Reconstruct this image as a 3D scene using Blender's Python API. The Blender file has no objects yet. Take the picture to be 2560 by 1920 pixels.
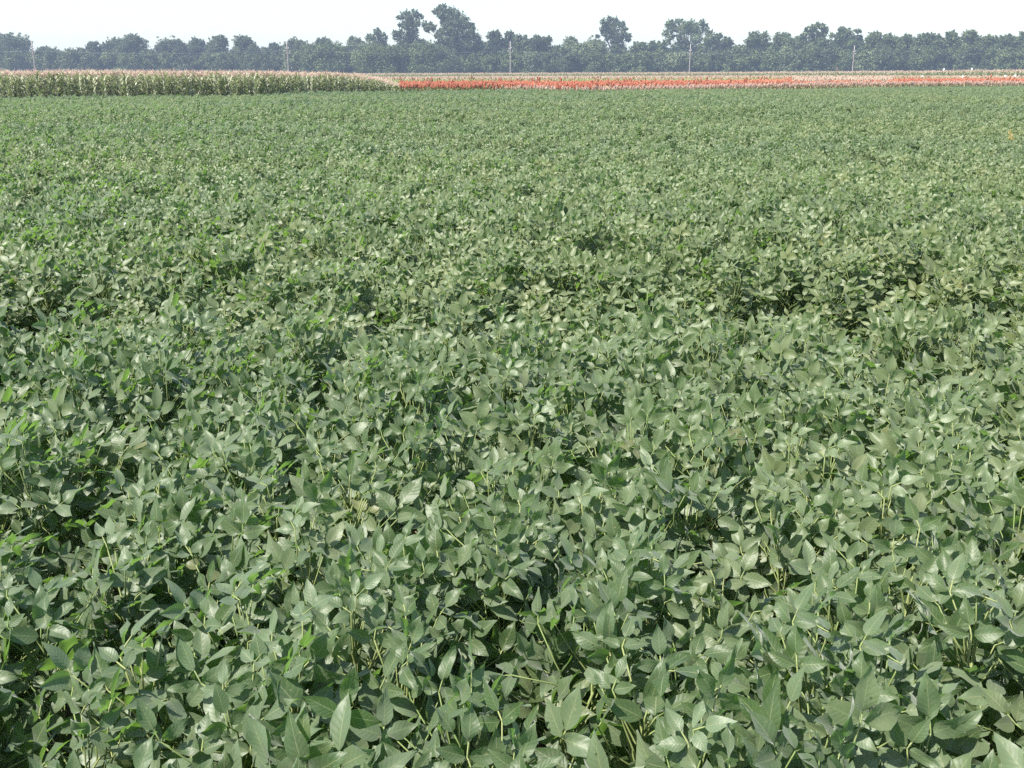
import bpy, math, random
import numpy as np
from mathutils import Vector, Matrix

S = bpy.context.scene
COL = S.collection
R = math.radians
rng = np.random.RandomState(7)
random.seed(7)

# ------------------------------------------------------------------ camera
CAM_H = 1.73
FPX = 2500.0                       # focal length in pixels of the 2560 x 1920 photograph
PITCH = math.atan((960 - 187) / FPX)
ROLL = R(-0.18)
cam_d = bpy.data.cameras.new('camera')
cam_d.sensor_width = 36.0
cam_d.lens = 36.0 * FPX / 2560.0
cam_d.clip_start = 0.05
cam_d.clip_end = 6000.0
cam = bpy.data.objects.new('camera', cam_d)
COL.objects.link(cam)
CM = Matrix.Translation((0, 0, CAM_H)) @ Matrix.Rotation(math.pi / 2 - PITCH, 4, 'X') @ Matrix.Rotation(ROLL, 4, 'Z')
cam.matrix_world = CM
S.camera = cam
CM3 = CM.to_3x3()


def ray(px, py):
    return CM3 @ Vector(((px - 1280) / FPX, -(py - 960) / FPX, -1.0))


def at(px, py, Y):
    d = ray(px, py)
    return Vector((0, 0, CAM_H)) + d * (Y / d.y)


CMI = np.array(CM.inverted())


def project(P):
    P = np.asarray(P, float)
    q = P @ CMI[:3, :3].T + CMI[:3, 3]
    z = np.minimum(q[:, 2], -1e-4)
    return 1280 + FPX * q[:, 0] / -z, 960 - FPX * q[:, 1] / -z, -q[:, 2]


# ------------------------------------------------------------------ sun, sky, exposure
SUN_EL, SUN_AZ = R(58), R(242)     # azimuth clockwise from +Y (the view direction): high, to the left and a little behind
sun_v = Vector((math.sin(SUN_AZ) * math.cos(SUN_EL), math.cos(SUN_AZ) * math.cos(SUN_EL), math.sin(SUN_EL)))
sd = bpy.data.lights.new('sun', 'SUN')
sd.energy = 4.2
sd.angle = R(0.6)
sd.color = (1.0, 0.957, 0.86)
so = bpy.data.objects.new('sun', sd)
COL.objects.link(so)
so.rotation_euler = (-sun_v).to_track_quat('-Z', 'Y').to_euler()
so.location = (0, 0, 60)

W = bpy.data.worlds.new('World')
S.world = W
W.use_nodes = True
wn = W.node_tree
wn.nodes.clear()
sky = wn.nodes.new('ShaderNodeTexSky')
sky.sky_type = 'NISHITA'
sky.sun_disc = False
sky.sun_elevation = SUN_EL
sky.sun_rotation = SUN_AZ
sky.air_density = 1.0
sky.dust_density = 1.3
sky.ozone_density = 1.0
bg = wn.nodes.new('ShaderNodeBackground')
bg.inputs['Strength'].default_value = 0.108
wo = wn.nodes.new('ShaderNodeOutputWorld')
wn.links.new(sky.outputs[0], bg.inputs[0])
wn.links.new(bg.outputs[0], wo.inputs[0])

S.view_settings.view_transform = 'Standard'
S.view_settings.look = 'None'
S.view_settings.exposure = 1.29
S.view_settings.gamma = 1.0
cy = S.cycles
cy.max_bounces = 8
cy.diffuse_bounces = 5
cy.glossy_bounces = 2
cy.transmission_bounces = 4
cy.volume_bounces = 1
cy.caustics_reflective = False
cy.caustics_refractive = False
cy.use_denoising = False


# ------------------------------------------------------------------ helpers
def tag(o, label=None, cat=None, group=None, kind=None):
    if label: o['label'] = label
    if cat: o['category'] = cat
    if group: o['group'] = group
    if kind: o['kind'] = kind
    return o


def empty(name, loc=(0, 0, 0), rz=0.0):
    o = bpy.data.objects.new(name, None)
    o.empty_display_size = 0.1
    o.location = loc
    o.rotation_euler = (0, 0, rz)
    COL.objects.link(o)
    return o


class MB:
    """collects quads / tubes with numpy and makes one mesh"""
    def __init__(self):
        self.v, self.f, self.uv, self.c, self.m, self.n = [], [], [], [], [], 0

    def add(self, V, F, UV=None, C=None, mat=0):
        V = np.asarray(V, float)
        F = np.asarray(F, int)
        k = len(V)
        self.v.append(V)
        self.f.append(F + self.n)
        self.uv.append(np.zeros((k, 2)) if UV is None else np.asarray(UV, float))
        if C is None: C = (0.5, 0, 0.5, 1)
        C = np.asarray(C, float)
        self.c.append(np.tile(C, (k, 1)) if C.ndim == 1 else C)
        self.m.append(np.full(len(F), mat, int))
        self.n += k

    def tube(self, P, rad, sides=5, C=None, mat=0, cap=True):
        P = np.asarray(P, float)
        rad = np.broadcast_to(np.asarray(rad, float), (len(P),))
        T = np.gradient(P, axis=0)
        T /= np.linalg.norm(T, axis=1)[:, None] + 1e-12
        ref = np.array([0.31, 0.17, 0.93]) if abs(T[0, 2]) < .8 else np.array([0.95, 0.2, 0.1])
        A = np.cross(T, ref); A /= np.linalg.norm(A, axis=1)[:, None] + 1e-12
        B = np.cross(T, A)
        a = np.arange(sides) * 2 * np.pi / sides
        V = (P[:, None] + rad[:, None, None] * (np.cos(a)[None, :, None] * A[:, None] + np.sin(a)[None, :, None] * B[:, None])).reshape(-1, 3)
        F = []
        for i in range(len(P) - 1):
            for j in range(sides):
                k = (j + 1) % sides
                F.append((i * sides + j, i * sides + k, (i + 1) * sides + k, (i + 1) * sides + j))
        if cap:
            e = (len(P) - 1) * sides
            V = np.vstack([V, P[-1:]])
            for j in range(sides):
                F.append((e + j, e + (j + 1) % sides, len(V) - 1, len(V) - 1))
        self.add(V, F, None, C, mat)

    def box(self, c, s, C=None, mat=0):
        c = np.asarray(c, float); s = np.asarray(s, float) / 2
        V = np.array([[x, y, z] for x in (-1, 1) for y in (-1, 1) for z in (-1, 1)], float) * s + c
        self.add(V, [(0, 1, 3, 2), (4, 6, 7, 5), (0, 4, 5, 1), (2, 3, 7, 6), (0, 2, 6, 4), (1, 5, 7, 3)], None, C, mat)

    def mesh(self, name, mats, smooth=True):
        V = np.vstack(self.v)
        F = np.vstack(self.f)
        UV = np.vstack(self.uv)
        C = np.vstack(self.c)
        M = np.concatenate(self.m)
        tri = F[:, 2] == F[:, 3]
        cnt = np.where(tri, 3, 4)
        mask = np.ones(F.shape, bool); mask[tri, 3] = False
        loops = F[mask]
        me = bpy.data.meshes.new(name)
        me.vertices.add(len(V)); me.vertices.foreach_set('co', V.astype(np.float32).ravel())
        me.loops.add(len(loops)); me.loops.foreach_set('vertex_index', loops.astype(np.int32))
        me.polygons.add(len(F))
        me.polygons.foreach_set('loop_start', np.concatenate([[0], np.cumsum(cnt)[:-1]]).astype(np.int32))
        me.polygons.foreach_set('material_index', M.astype(np.int32))
        me.polygons.foreach_set('use_smooth', np.full(len(F), smooth))
        uvl = me.uv_layers.new(name='UVMap')
        uvl.data.foreach_set('uv', UV[loops].astype(np.float32).ravel())
        ca = me.color_attributes.new('leaf', 'FLOAT_COLOR', 'POINT')
        ca.data.foreach_set('color', C.astype(np.float32).ravel())
        for m in (mats if isinstance(mats, (list, tuple)) else [mats]):
            me.materials.append(m)
        me.update(calc_edges=True)
        me.validate()
        return me

    def build(self, name, mats, parent=None, smooth=True):
        o = bpy.data.objects.new(name, self.mesh(name, mats, smooth))
        COL.objects.link(o)
        if parent: o.parent = parent
        return o


def nrm(a):
    a = np.asarray(a, float)
    return a / (np.linalg.norm(a) + 1e-12)


# ------------------------------------------------------------------ materials
class NT:
    def __init__(self, name):
        self.mat = bpy.data.materials.new(name)
        self.mat.use_nodes = True
        self.t = self.mat.node_tree
        self.t.nodes.clear()

    def n(self, typ, **kw):
        nd = self.t.nodes.new(typ)
        for k, v in kw.items(): setattr(nd, k, v)
        return nd

    def l(self, a, b): self.t.links.new(a, b)

    def math(self, op, a, b=None, clamp=False):
        nd = self.n('ShaderNodeMath', operation=op, use_clamp=clamp)
        for i, x in enumerate((a, b)):
            if x is None: continue
            if isinstance(x, (int, float)): nd.inputs[i].default_value = x
            else: self.l(x, nd.inputs[i])
        return nd.outputs[0]

    def mix(self, f, a, b, blend='MIX'):
        nd = self.n('ShaderNodeMix', data_type='RGBA', blend_type=blend)
        for s, x in ((nd.inputs[0], f), (nd.inputs[6], a), (nd.inputs[7], b)):
            if isinstance(x, (int, float)): s.default_value = x
            elif isinstance(x, tuple): s.default_value = (*x, 1) if len(x) == 3 else x
            else: self.l(x, s)
        return nd.outputs[2]

    def rng(self, x, a, b, c=0.0, d=1.0):
        nd = self.n('ShaderNodeMapRange')
        self.l(x, nd.inputs[0])
        for i, v in enumerate((a, b, c, d)): nd.inputs[i + 1].default_value = v
        return nd.outputs[0]

    def out(self, sh, disp=None):
        o = self.n('ShaderNodeOutputMaterial')
        self.l(sh, o.inputs[0])


def leaf_material(name, dark, light, yellow, trans, rough=0.5, spec=0.5, sheen=0.0, tw=0.25, veins=True, patch=0.0, under=(0.16, 0.2, 0.11)):
    t = NT(name)
    at_ = t.n('ShaderNodeAttribute', attribute_name='leaf')
    sep = t.n('ShaderNodeSeparateColor'); t.l(at_.outputs['Color'], sep.inputs[0])
    oi = t.n('ShaderNodeObjectInfo')
    tone = t.math('ADD', t.math('MULTIPLY', sep.outputs[0], 0.75), t.math('MULTIPLY', oi.outputs['Random'], 0.25))
    base = t.mix(tone, dark, light)
    base = t.mix(sep.outputs[1], base, yellow)
    geo = t.n('ShaderNodeNewGeometry')
    if patch:
        nz = t.n('ShaderNodeTexNoise'); nz.inputs['Scale'].default_value = 0.22; nz.inputs['Detail'].default_value = 3
        t.l(geo.outputs['Position'], nz.inputs['Vector'])
        base = t.mix(t.rng(nz.outputs[0], 0.35, 0.7, 0.0, patch), base, t.mix(0.55, base, yellow))
        mp = t.n('ShaderNodeMapping'); mp.inputs['Scale'].default_value = (0.035, 0.16, 0.0)
        n2 = t.n('ShaderNodeTexNoise'); n2.inputs['Scale'].default_value = 1.0; n2.inputs['Detail'].default_value = 2
        t.l(geo.outputs['Position'], mp.inputs['Vector']); t.l(mp.outputs[0], n2.inputs['Vector'])
        base = t.mix(t.rng(n2.outputs[0], 0.42, 0.62, 0.0, 0.8), base, t.mix(1.0, base, (1.12, 1.06, 0.82), 'MULTIPLY'))
        base = t.mix(t.rng(n2.outputs[0], 0.5, 0.34, 0.0, 0.85), base, t.mix(1.0, base, (0.58, 0.72, 0.78), 'MULTIPLY'))
    p = t.n('ShaderNodeBsdfPrincipled')
    if veins:
        uv = t.n('ShaderNodeUVMap', uv_map='UVMap')
        su = t.n('ShaderNodeSeparateXYZ'); t.l(uv.outputs[0], su.inputs[0])
        u = t.math('ABSOLUTE', t.math('MULTIPLY', t.math('SUBTRACT', su.outputs[0], 0.5), 2.0))
        v = su.outputs[1]
        w = t.math('SINE', t.math('MULTIPLY', t.math('SUBTRACT', v, t.math('MULTIPLY', u, 0.2)), 2 * math.pi * 8))
        side = t.rng(w, 0.88, 1.0)
        midr = t.rng(u, 0.07, 0.02)
        vein = t.math('MAXIMUM', t.math('MULTIPLY', side, 0.35), midr)
        # insect marks and dust
        nd = t.n('ShaderNodeTexNoise'); nd.inputs['Scale'].default_value = 60; nd.inputs['Detail'].default_value = 4
        t.l(geo.outputs['Position'], nd.inputs['Vector'])
        base = t.mix(t.rng(nd.outputs[0], 0.4, 0.75, 0.0, 0.35), base, under)
        base = t.mix(t.math('MULTIPLY', vein, 0.7), base, (0.27, 0.3, 0.15))
        vo = t.n('ShaderNodeTexVoronoi'); vo.inputs['Scale'].default_value = 75
        t.l(geo.outputs['Position'], vo.inputs['Vector'])
        sv = t.n('ShaderNodeSeparateColor'); t.l(vo.outputs['Color'], sv.inputs[0])
        spot = t.math('MULTIPLY', t.rng(vo.outputs['Distance'], 0.2, 0.12), t.math('GREATER_THAN', sv.outputs[0], 0.86))
        base = t.mix(t.math('MULTIPLY', spot, 0.75), base, t.mix(t.math('GREATER_THAN', sv.outputs[1], 0.5), (0.3, 0.3, 0.16), (0.035, 0.03, 0.015)))
        bp = t.n('ShaderNodeBump'); bp.inputs['Strength'].default_value = 0.25; bp.inputs['Distance'].default_value = 0.001
        t.l(t.math('ADD', t.math('MULTIPLY', w, -0.3), t.math('MULTIPLY', nd.outputs[0], 1.2)), bp.inputs['Height'])
        t.l(bp.outputs[0], p.inputs['Normal'])
    base = t.mix(t.math('MULTIPLY', geo.outputs['Backfacing'], 0.6), base, under)
    t.l(base, p.inputs['Base Color'])
    p.inputs['Roughness'].default_value = rough
    p.inputs['Specular IOR Level'].default_value = spec
    p.inputs['Sheen Weight'].default_value = sheen
    p.inputs['Sheen Roughness'].default_value = 0.5
    tr = t.n('ShaderNodeBsdfTranslucent')
    t.l(t.mix(0.75, base, trans), tr.inputs[0])
    ms = t.n('ShaderNodeMixShader'); ms.inputs[0].default_value = tw
    t.l(p.outputs[0], ms.inputs[1]); t.l(tr.outputs[0], ms.inputs[2])
    t.out(ms.outputs[0])
    return t.mat


def plain_material(name, a, b, rough=0.8, scale=8.0, spec=0.3, use_attr=False, metal=0.0):
    t = NT(name)
    p = t.n('ShaderNodeBsdfPrincipled')
    geo = t.n('ShaderNodeTexCoord')
    nz = t.n('ShaderNodeTexNoise'); nz.inputs['Scale'].default_value = scale; nz.inputs['Detail'].default_value = 5
    t.l(geo.outputs['Object'], nz.inputs['Vector'])
    f = t.rng(nz.outputs[0], 0.3, 0.7)
    if use_attr:
        at_ = t.n('ShaderNodeAttribute', attribute_name='leaf')
        sep = t.n('ShaderNodeSeparateColor'); t.l(at_.outputs['Color'], sep.inputs[0])
        oi = t.n('ShaderNodeObjectInfo')
        f = t.math('ADD', t.math('MULTIPLY', sep.outputs[0], 0.5), t.math('MULTIPLY', oi.outputs['Random'], 0.5))
    t.l(t.mix(f, a, b), p.inputs['Base Color'])
    p.inputs['Roughness'].default_value = rough
    p.inputs['Specular IOR Level'].default_value = spec
    p.inputs['Metallic'].default_value = metal
    t.out(p.outputs[0])
    return t.mat


M_SOY = leaf_material('soybean_leaf', (0.036, 0.084, 0.013), (0.208, 0.262, 0.142), (0.22, 0.215, 0.075), (0.17, 0.35, 0.022),
                      rough=0.46, spec=0.55, sheen=0.36, tw=0.45, patch=0.3, under=(0.16, 0.185, 0.105))
M_SOYSTEM = plain_material('soybean_stem', (0.11, 0.17, 0.05), (0.25, 0.27, 0.11), 0.6, use_attr=True)
M_CORN = leaf_material('corn_leaf', (0.22, 0.25, 0.13), (0.45, 0.46, 0.31), (0.5, 0.43, 0.25), (0.16, 0.22, 0.05),
                       rough=0.4, spec=0.5, tw=0.35, veins=False, under=(0.26, 0.29, 0.17))
M_TASSEL = plain_material('corn_tassel', (0.43, 0.29, 0.23), (0.55, 0.39, 0.32), 0.8, use_attr=True)
M_SORG = leaf_material('sorghum_leaf', (0.12, 0.16, 0.06), (0.27, 0.29, 0.13), (0.48, 0.37, 0.23), (0.18, 0.22, 0.05),
                       rough=0.42, spec=0.5, tw=0.25, veins=False, under=(0.16, 0.18, 0.09))
M_HEAD = {
    'pale': plain_material('pale_seed_head', (0.32, 0.21, 0.165), (0.43, 0.295, 0.24), 0.85, use_attr=True),
    'red': plain_material('red_seed_head', (0.31, 0.09, 0.055), (0.43, 0.155, 0.09), 0.85, use_attr=True),
    'orange': plain_material('orange_seed_head', (0.39, 0.14, 0.075), (0.47, 0.22, 0.13), 0.85, use_attr=True),
    'green': plain_material('green_seed_head', (0.17, 0.22, 0.08), (0.3, 0.33, 0.14), 0.85, use_attr=True),
    'tan': plain_material('tan_seed_head', (0.35, 0.25, 0.18), (0.46, 0.36, 0.28), 0.85, use_attr=True),
    'brown': plain_material('brown_seed_head', (0.11, 0.06, 0.035), (0.3, 0.17, 0.08), 0.85, use_attr=True),
}
M_BARK = plain_material('tree_bark', (0.07, 0.055, 0.042), (0.14, 0.115, 0.09), 0.9, 2.0)
M_POLE = plain_material('weathered_pole_wood', (0.26, 0.225, 0.205), (0.37, 0.325, 0.3), 0.85, 3.0)
M_CERAMIC = plain_material('insulator_ceramic', (0.55, 0.56, 0.56), (0.7, 0.7, 0.7), 0.3, 20.0, 0.5)
M_WIRE = plain_material('aluminium_wire', (0.4, 0.4, 0.41), (0.5, 0.5, 0.5), 0.4, 5.0, metal=0.6)
M_PAPER = plain_material('white_paper', (0.78, 0.78, 0.76), (0.86, 0.86, 0.84), 0.7, 30.0)


def ground_material():
    t = NT('field_soil')
    p = t.n('ShaderNodeBsdfPrincipled')
    tc = t.n('ShaderNodeTexCoord')
    a = t.n('ShaderNodeTexNoise'); a.inputs['Scale'].default_value = 1.3; a.inputs['Detail'].default_value = 8
    b = t.n('ShaderNodeTexNoise'); b.inputs['Scale'].default_value = 24; b.inputs['Detail'].default_value = 6
    t.l(tc.outputs['Object'], a.inputs['Vector']); t.l(tc.outputs['Object'], b.inputs['Vector'])
    c = t.mix(t.rng(a.outputs[0], 0.35, 0.65), (0.09, 0.065, 0.045), (0.15, 0.115, 0.08))
    c = t.mix(t.rng(b.outputs[0], 0.5, 0.62, 0, 0.7), c, (0.2, 0.15, 0.09))
    t.l(c, p.inputs['Base Color'])
    p.inputs['Roughness'].default_value = 0.95
    bp = t.n('ShaderNodeBump'); bp.inputs['Strength'].default_value = 0.8; bp.inputs['Distance'].default_value = 0.03
    t.l(b.outputs[0], bp.inputs['Height']); t.l(bp.outputs[0], p.inputs['Normal'])
    t.out(p.outputs[0])
    return t.mat


# ------------------------------------------------------------------ ground
g = MB()
GX, GY0, GY1 = 900.0, -60.0, 1150.0
xs = np.linspace(-GX, GX, 31); ys = np.linspace(GY0, GY1, 25)
V = np.array([[x, y, 0.0] for y in ys for x in xs])
F = [(j * 31 + i, j * 31 + i + 1, (j + 1) * 31 + i + 1, (j + 1) * 31 + i) for j in range(24) for i in range(30)]
g.add(V, F)
ground = g.build('ground', ground_material())
tag(ground, 'bare brown soil under the crops', 'ground', kind='structure')

# ------------------------------------------------------------------ smooth 2-D noise for the canopy
_NL = rng.rand(64, 64)


def vnoise(x, y):
    x = np.asarray(x, float) + 1000.0; y = np.asarray(y, float) + 1000.0
    xi = np.floor(x).astype(int); yi = np.floor(y).astype(int)
    fx = x - xi; fy = y - yi
    fx = fx * fx * (3 - 2 * fx); fy = fy * fy * (3 - 2 * fy)
    g_ = lambda a, b: _NL[a % 64, b % 64]
    return (g_(xi, yi) * (1 - fx) + g_(xi + 1, yi) * fx) * (1 - fy) + (g_(xi, yi + 1) * (1 - fx) + g_(xi + 1, yi + 1) * fx) * fy


# edge of the soybean field, read from where the canopy ends in the photograph
SOY_TOP = 0.80
EDGE_PX = [(-400, 243), (0, 242), (300, 241.5), (640, 239), (800, 232), (900, 230), (1020, 228), (1280, 229), (1400, 234), (1500, 233.5),
           (1700, 229), (1830, 226), (1920, 222), (2100, 219), (2300, 216), (2560, 215.5), (2900, 215)]
_ex, _ey = [], []
for px, py in EDGE_PX:
    d = ray(px, py)
    k = (SOY_TOP - CAM_H) / d.z
    _ex.append(d.x / d.y); _ey.append(d.y * k)
_ex, _ey = np.array(_ex), np.array(_ey)


def soy_edge(x, y):
    """distance of the field's far edge in the direction of (x, y)"""
    return np.interp(np.asarray(x) / np.maximum(np.asarray(y), 0.1), _ex, _ey)


# ------------------------------------------------------------------ soybean plants
NS, NC = 7, 5
_vs = np.array([0.0, 0.1, 0.25, 0.45, 0.66, 0.85, 1.0])
_us = np.array([-1, -0.5, 0, 0.5, 1.0])
_wp = np.array([0.05, 0.60, 0.94, 1.0, 0.72, 0.33, 0.02])
LF = np.array([(i * NC + j, (i + 1) * NC + j, (i + 1) * NC + j + 1, i * NC + j + 1) for i in range(NS - 1) for j in range(NC - 1)])
LUV = np.array([[u * .5 + .5, v] for v in _vs for u in _us])
SUNV = np.array(sun_v)


def leaflet(mb, base, t, n, L, Wd, C, r, mat=0):
    b = np.cross(n, t)
    fold = r.uniform(0.05, 0.4)
    droop = r.uniform(-0.15, 0.6)
    twist = r.uniform(-0.5, 0.5)
    ph = r.uniform(0, 6.28)
    wav = r.uniform(0.02, 0.12)
    vv = np.repeat(_vs, NC); uu = np.tile(_us, NS)
    w = np.repeat(_wp, NC) * Wd * 0.5
    x = vv * L
    y = uu * w
    z = fold * np.abs(y) - droop * L * vv ** 2 * 0.55 + wav * L * np.sin(vv * 7 + ph + uu * 1.3) * np.abs(uu) + twist * y * (vv - 0.3)
    P = np.asarray(base)[None] + x[:, None] * t + y[:, None] * b + z[:, None] * n
    mb.add(P, LF, LUV, C, mat)


def soy_plant(seed, H=0.66, nleaf=24, yellow=0.0):
    r = np.random.RandomState(seed)
    fo, st = MB(), MB()
    k = 6
    zz = np.linspace(0, H, k)
    lean = r.normal(0, 0.05, 2)
    stem = np.stack([lean[0] * (zz / H) ** 1.5 + r.normal(0, .008, k), lean[1] * (zz / H) ** 1.5 + r.normal(0, .008, k), zz], 1)
    stem[0, :2] = 0
    st.tube(stem, np.linspace(0.006, 0.0025, k), 5, (r.rand(), 0, 0.5, 1))
    for i in range(nleaf):
        f = 0.26 + 0.74 * ((i + 0.5) / nleaf) ** 0.75
        z = f * H
        node = np.array([np.interp(z, zz, stem[:, 0]), np.interp(z, zz, stem[:, 1]), z])
        az = i * 2.39996 + r.normal(0, 0.5)
        el = R(r.uniform(20, 70) if f < 0.85 else r.uniform(40, 82))
        out = np.array([math.cos(az), math.sin(az), 0])
        Lp = r.uniform(0.11, 0.24) * (1.0 if f < 0.9 else 0.75)
        tip = node + Lp * (out * math.cos(el) + np.array([0, 0, math.sin(el)]))
        midp = node + 0.5 * (tip - node) + np.array([0, 0, 0.012]) + out * r.uniform(-.01, .02)
        pc = (r.rand(), 0, 0.5, 1)
        st.tube([node, midp, tip], [0.0020, 0.0016, 0.0014], 4, pc)
        n = nrm(0.42 * SUNV + np.array([0.05, -0.34, 0.02]) + r.normal(0, 0.45, 3))
        if n[2] < 0.05: n[2] = abs(n[2]) + .1; n = nrm(n)
        t0 = out * 0.45 + np.array([0, 0.1, 1.0]) + r.normal(0, 0.25, 3)
        t = nrm(t0 - n * np.dot(t0, n))
        b = np.cross(n, t)
        size = r.uniform(0.052, 0.086) * (1.0 if f < 0.93 else 0.8)
        tone = np.clip(r.normal(0.51, 0.42), 0, 1)
        yl = 0.0
        q = r.rand()
        if q < 0.03: yl = r.uniform(0.3, 0.8)
        elif q < 0.12: yl = r.uniform(0.1, 0.25)
        yl = min(1, yl + yellow * r.uniform(0.1, 0.9))
        C = lambda: (np.clip(tone + r.normal(0, .06), 0, 1), yl, r.rand(), 1)
        pet = r.uniform(0.014, 0.026)
        cb = tip + t * pet
        st.tube([tip, cb], [0.0016, 0.0013], 4, pc)
        leaflet(fo, cb, t, n, size, size * r.uniform(0.40, 0.52), C(), r)
        for sg in (-1, 1):
            a = R(r.uniform(55, 85)) * sg
            tl = nrm(t * math.cos(a) + b * math.sin(a) + n * r.uniform(-0.1, 0.35))
            nl = nrm(n - np.dot(n, tl) * tl + r.normal(0, 0.13, 3))
            nl = nrm(nl - np.dot(nl, tl) * tl)
            leaflet(fo, tip + tl * 0.004, tl, nl, size * r.uniform(0.82, 0.97), size * r.uniform(0.41, 0.54), C(), r)
    return fo, st


N_VAR = 16
soy_protos = []            # (foliage mesh, stem mesh)
soy_col = bpy.data.collections.new('soybean_kinds')   # source meshes of the field's instances; not linked to the scene


def joined(fo, st, name, mats):
    j = MB()
    for part, mi in ((fo, 0), (st, 1)):
        for V_, F_, U_, C_ in zip(part.v, part.f, part.uv, part.c):
            pass
        n0 = j.n
        j.v += part.v; j.uv += part.uv; j.c += part.c
        j.f += [F_ + n0 for F_ in part.f]
        j.m += [np.full(len(F_), mi, int) for F_ in part.f]
        j.n += part.n
    return j.mesh(name, mats)


zq = []
for i in range(N_VAR):
    yv = 0.38 if i >= 13 else 0.0
    fo, st = soy_plant(100 + i, H=rng.uniform(0.62, 0.70), nleaf=46, yellow=yv)
    zq.append(np.percentile(np.vstack(fo.v)[:, 2], 97))
    soy_protos.append((fo.mesh('foliage', M_SOY), st.mesh('stem', M_SOYSTEM)))
    o = bpy.data.objects.new('soybean_kind_%02d' % i, joined(fo, st, 'soybean_plant', [M_SOY, M_SOYSTEM]))
    soy_col.objects.link(o)


def alley(x, y):
    """how much of the shallow alley between two plots is at (x, y): 0 .. 1"""
    yc = 4.52 + 0.04 * x + 0.12 * np.sin(x * 1.7)
    a = np.exp(-((y - yc) / 0.46) ** 4)
    s = np.interp(x, [-3.2, -2.2, -1.6, -0.9, -0.35, 0.1, 3.5], [0.55, 0.8, 0.35, 0.3, 0.75, 1.0, 1.0])
    return a * s


def jittered(x0, x1, y0, y1, step, jit=0.38):
    xs = np.arange(x0, x1, step); ys = np.arange(y0, y1, step)
    X, Y = np.meshgrid(xs, ys)
    X = X.ravel() + rng.uniform(-jit, jit, X.size) * step
    Y = Y.ravel() + rng.uniform(-jit, jit, Y.size) * step
    return X, Y


pts = []
for (y0, y1, step) in ((-1.2, 9, 0.196), (9, 30, 0.26), (30, 115, 0.34)):
    X, Y = jittered(-0.62 * y1 - 4, 0.62 * y1 + 4, y0, y1, step)
    k = (np.abs(X) < 0.60 * np.maximum(Y, 0) + 2.5) & (Y < soy_edge(X, np.maximum(Y, .1)) + 0.3) & (np.hypot(X, Y + 0.25) > 0.36)
    pts.append(np.stack([X[k], Y[k]], 1))
pts = np.vstack(pts)
X, Y = pts[:, 0], pts[:, 1]
A = alley(X, Y)
keep = rng.rand(len(X)) > A * 0.72
# small gaps in the stand
gap = np.exp(-((X + 0.72) ** 2 + (Y - 1.78) ** 2) / 0.07 ** 2)
keep &= gap < 0.5
X, Y, A = X[keep], Y[keep], A[keep]
h = 1.0 + 0.10 * (vnoise(X * 0.9, Y * 0.9) - 0.5) + 0.16 * (vnoise(X * 0.16 + 9, Y * 0.3 + 3) - 0.5) + rng.normal(0, 0.035, len(X))
h += 0.42 * (vnoise(X * 0.04 + 4, Y * 0.16 + 7) - 0.5) * np.clip((Y - 9) / 8, 0, 1)
h *= (SOY_TOP - 0.01) / np.mean(zq)
h *= 1 - 0.5 * A
h *= 1 + 0.07 * np.exp(-((Y - 3.8 - 0.04 * X) / 0.25) ** 2)
behind = np.exp(-(np.maximum(Y - 5.1, 0) / 0.9 - np.minimum(Y - 5.1, 0) / 0.5) ** 2) * np.clip((X + 1.6) / 1.2, 0, 1)
h *= 1 - 0.08 * behind
rz = rng.uniform(-0.55, 0.55, len(X))
tilt = rng.normal(0, 0.07, (len(X), 2))
wid = rng.uniform(0.9, 1.08, len(X))
var = rng.randint(0, 13, len(X))
old = rng.rand(len(X)) < np.clip(0.03 + 0.7 * A + 0.22 * behind, 0, 0.9)
var[old] = rng.randint(13, N_VAR, old.sum())
yellow_old = old

P3 = np.stack([X, Y, h * 0.72], 1)
px, py, dep = project(P3)
inview = (px > -60) & (px < 2620) & (py > -20) & (py < 2060) & (dep > 0.3)
order = np.argsort(np.where(inview, Y, 1e9))
N_IND = 300
ind = order[:N_IND]
is_ind = np.zeros(len(X), bool); is_ind[ind] = True
y_last = Y[ind].max()

LBL_SOY = 'bushy soybean plant with grey-green three-part leaves among its like in the near field'
LBL_OLD = 'low soybean plant with yellowish leaves in the shallow gap that crosses the near field'
for j, i in enumerate(ind):
    e = empty('soybean_plant', (X[i], Y[i], 0), rz[i])
    e.rotation_euler = (tilt[i, 0], tilt[i, 1], rz[i])
    e.scale = (wid[i], wid[i], h[i])
    if old[i] and abs(Y[i] - 4.5) < 1.1:
        tag(e, LBL_OLD, 'soybean plant', 'yellowish soybean plants along the gap')
    else:
        tag(e, LBL_SOY, 'soybean plant', 'soybean plants in the near field')
    for nm, me in zip(('foliage', 'stem'), soy_protos[var[i]]):
        c = bpy.data.objects.new(nm, me)
        c.parent = e
        COL.objects.link(c)


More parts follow.
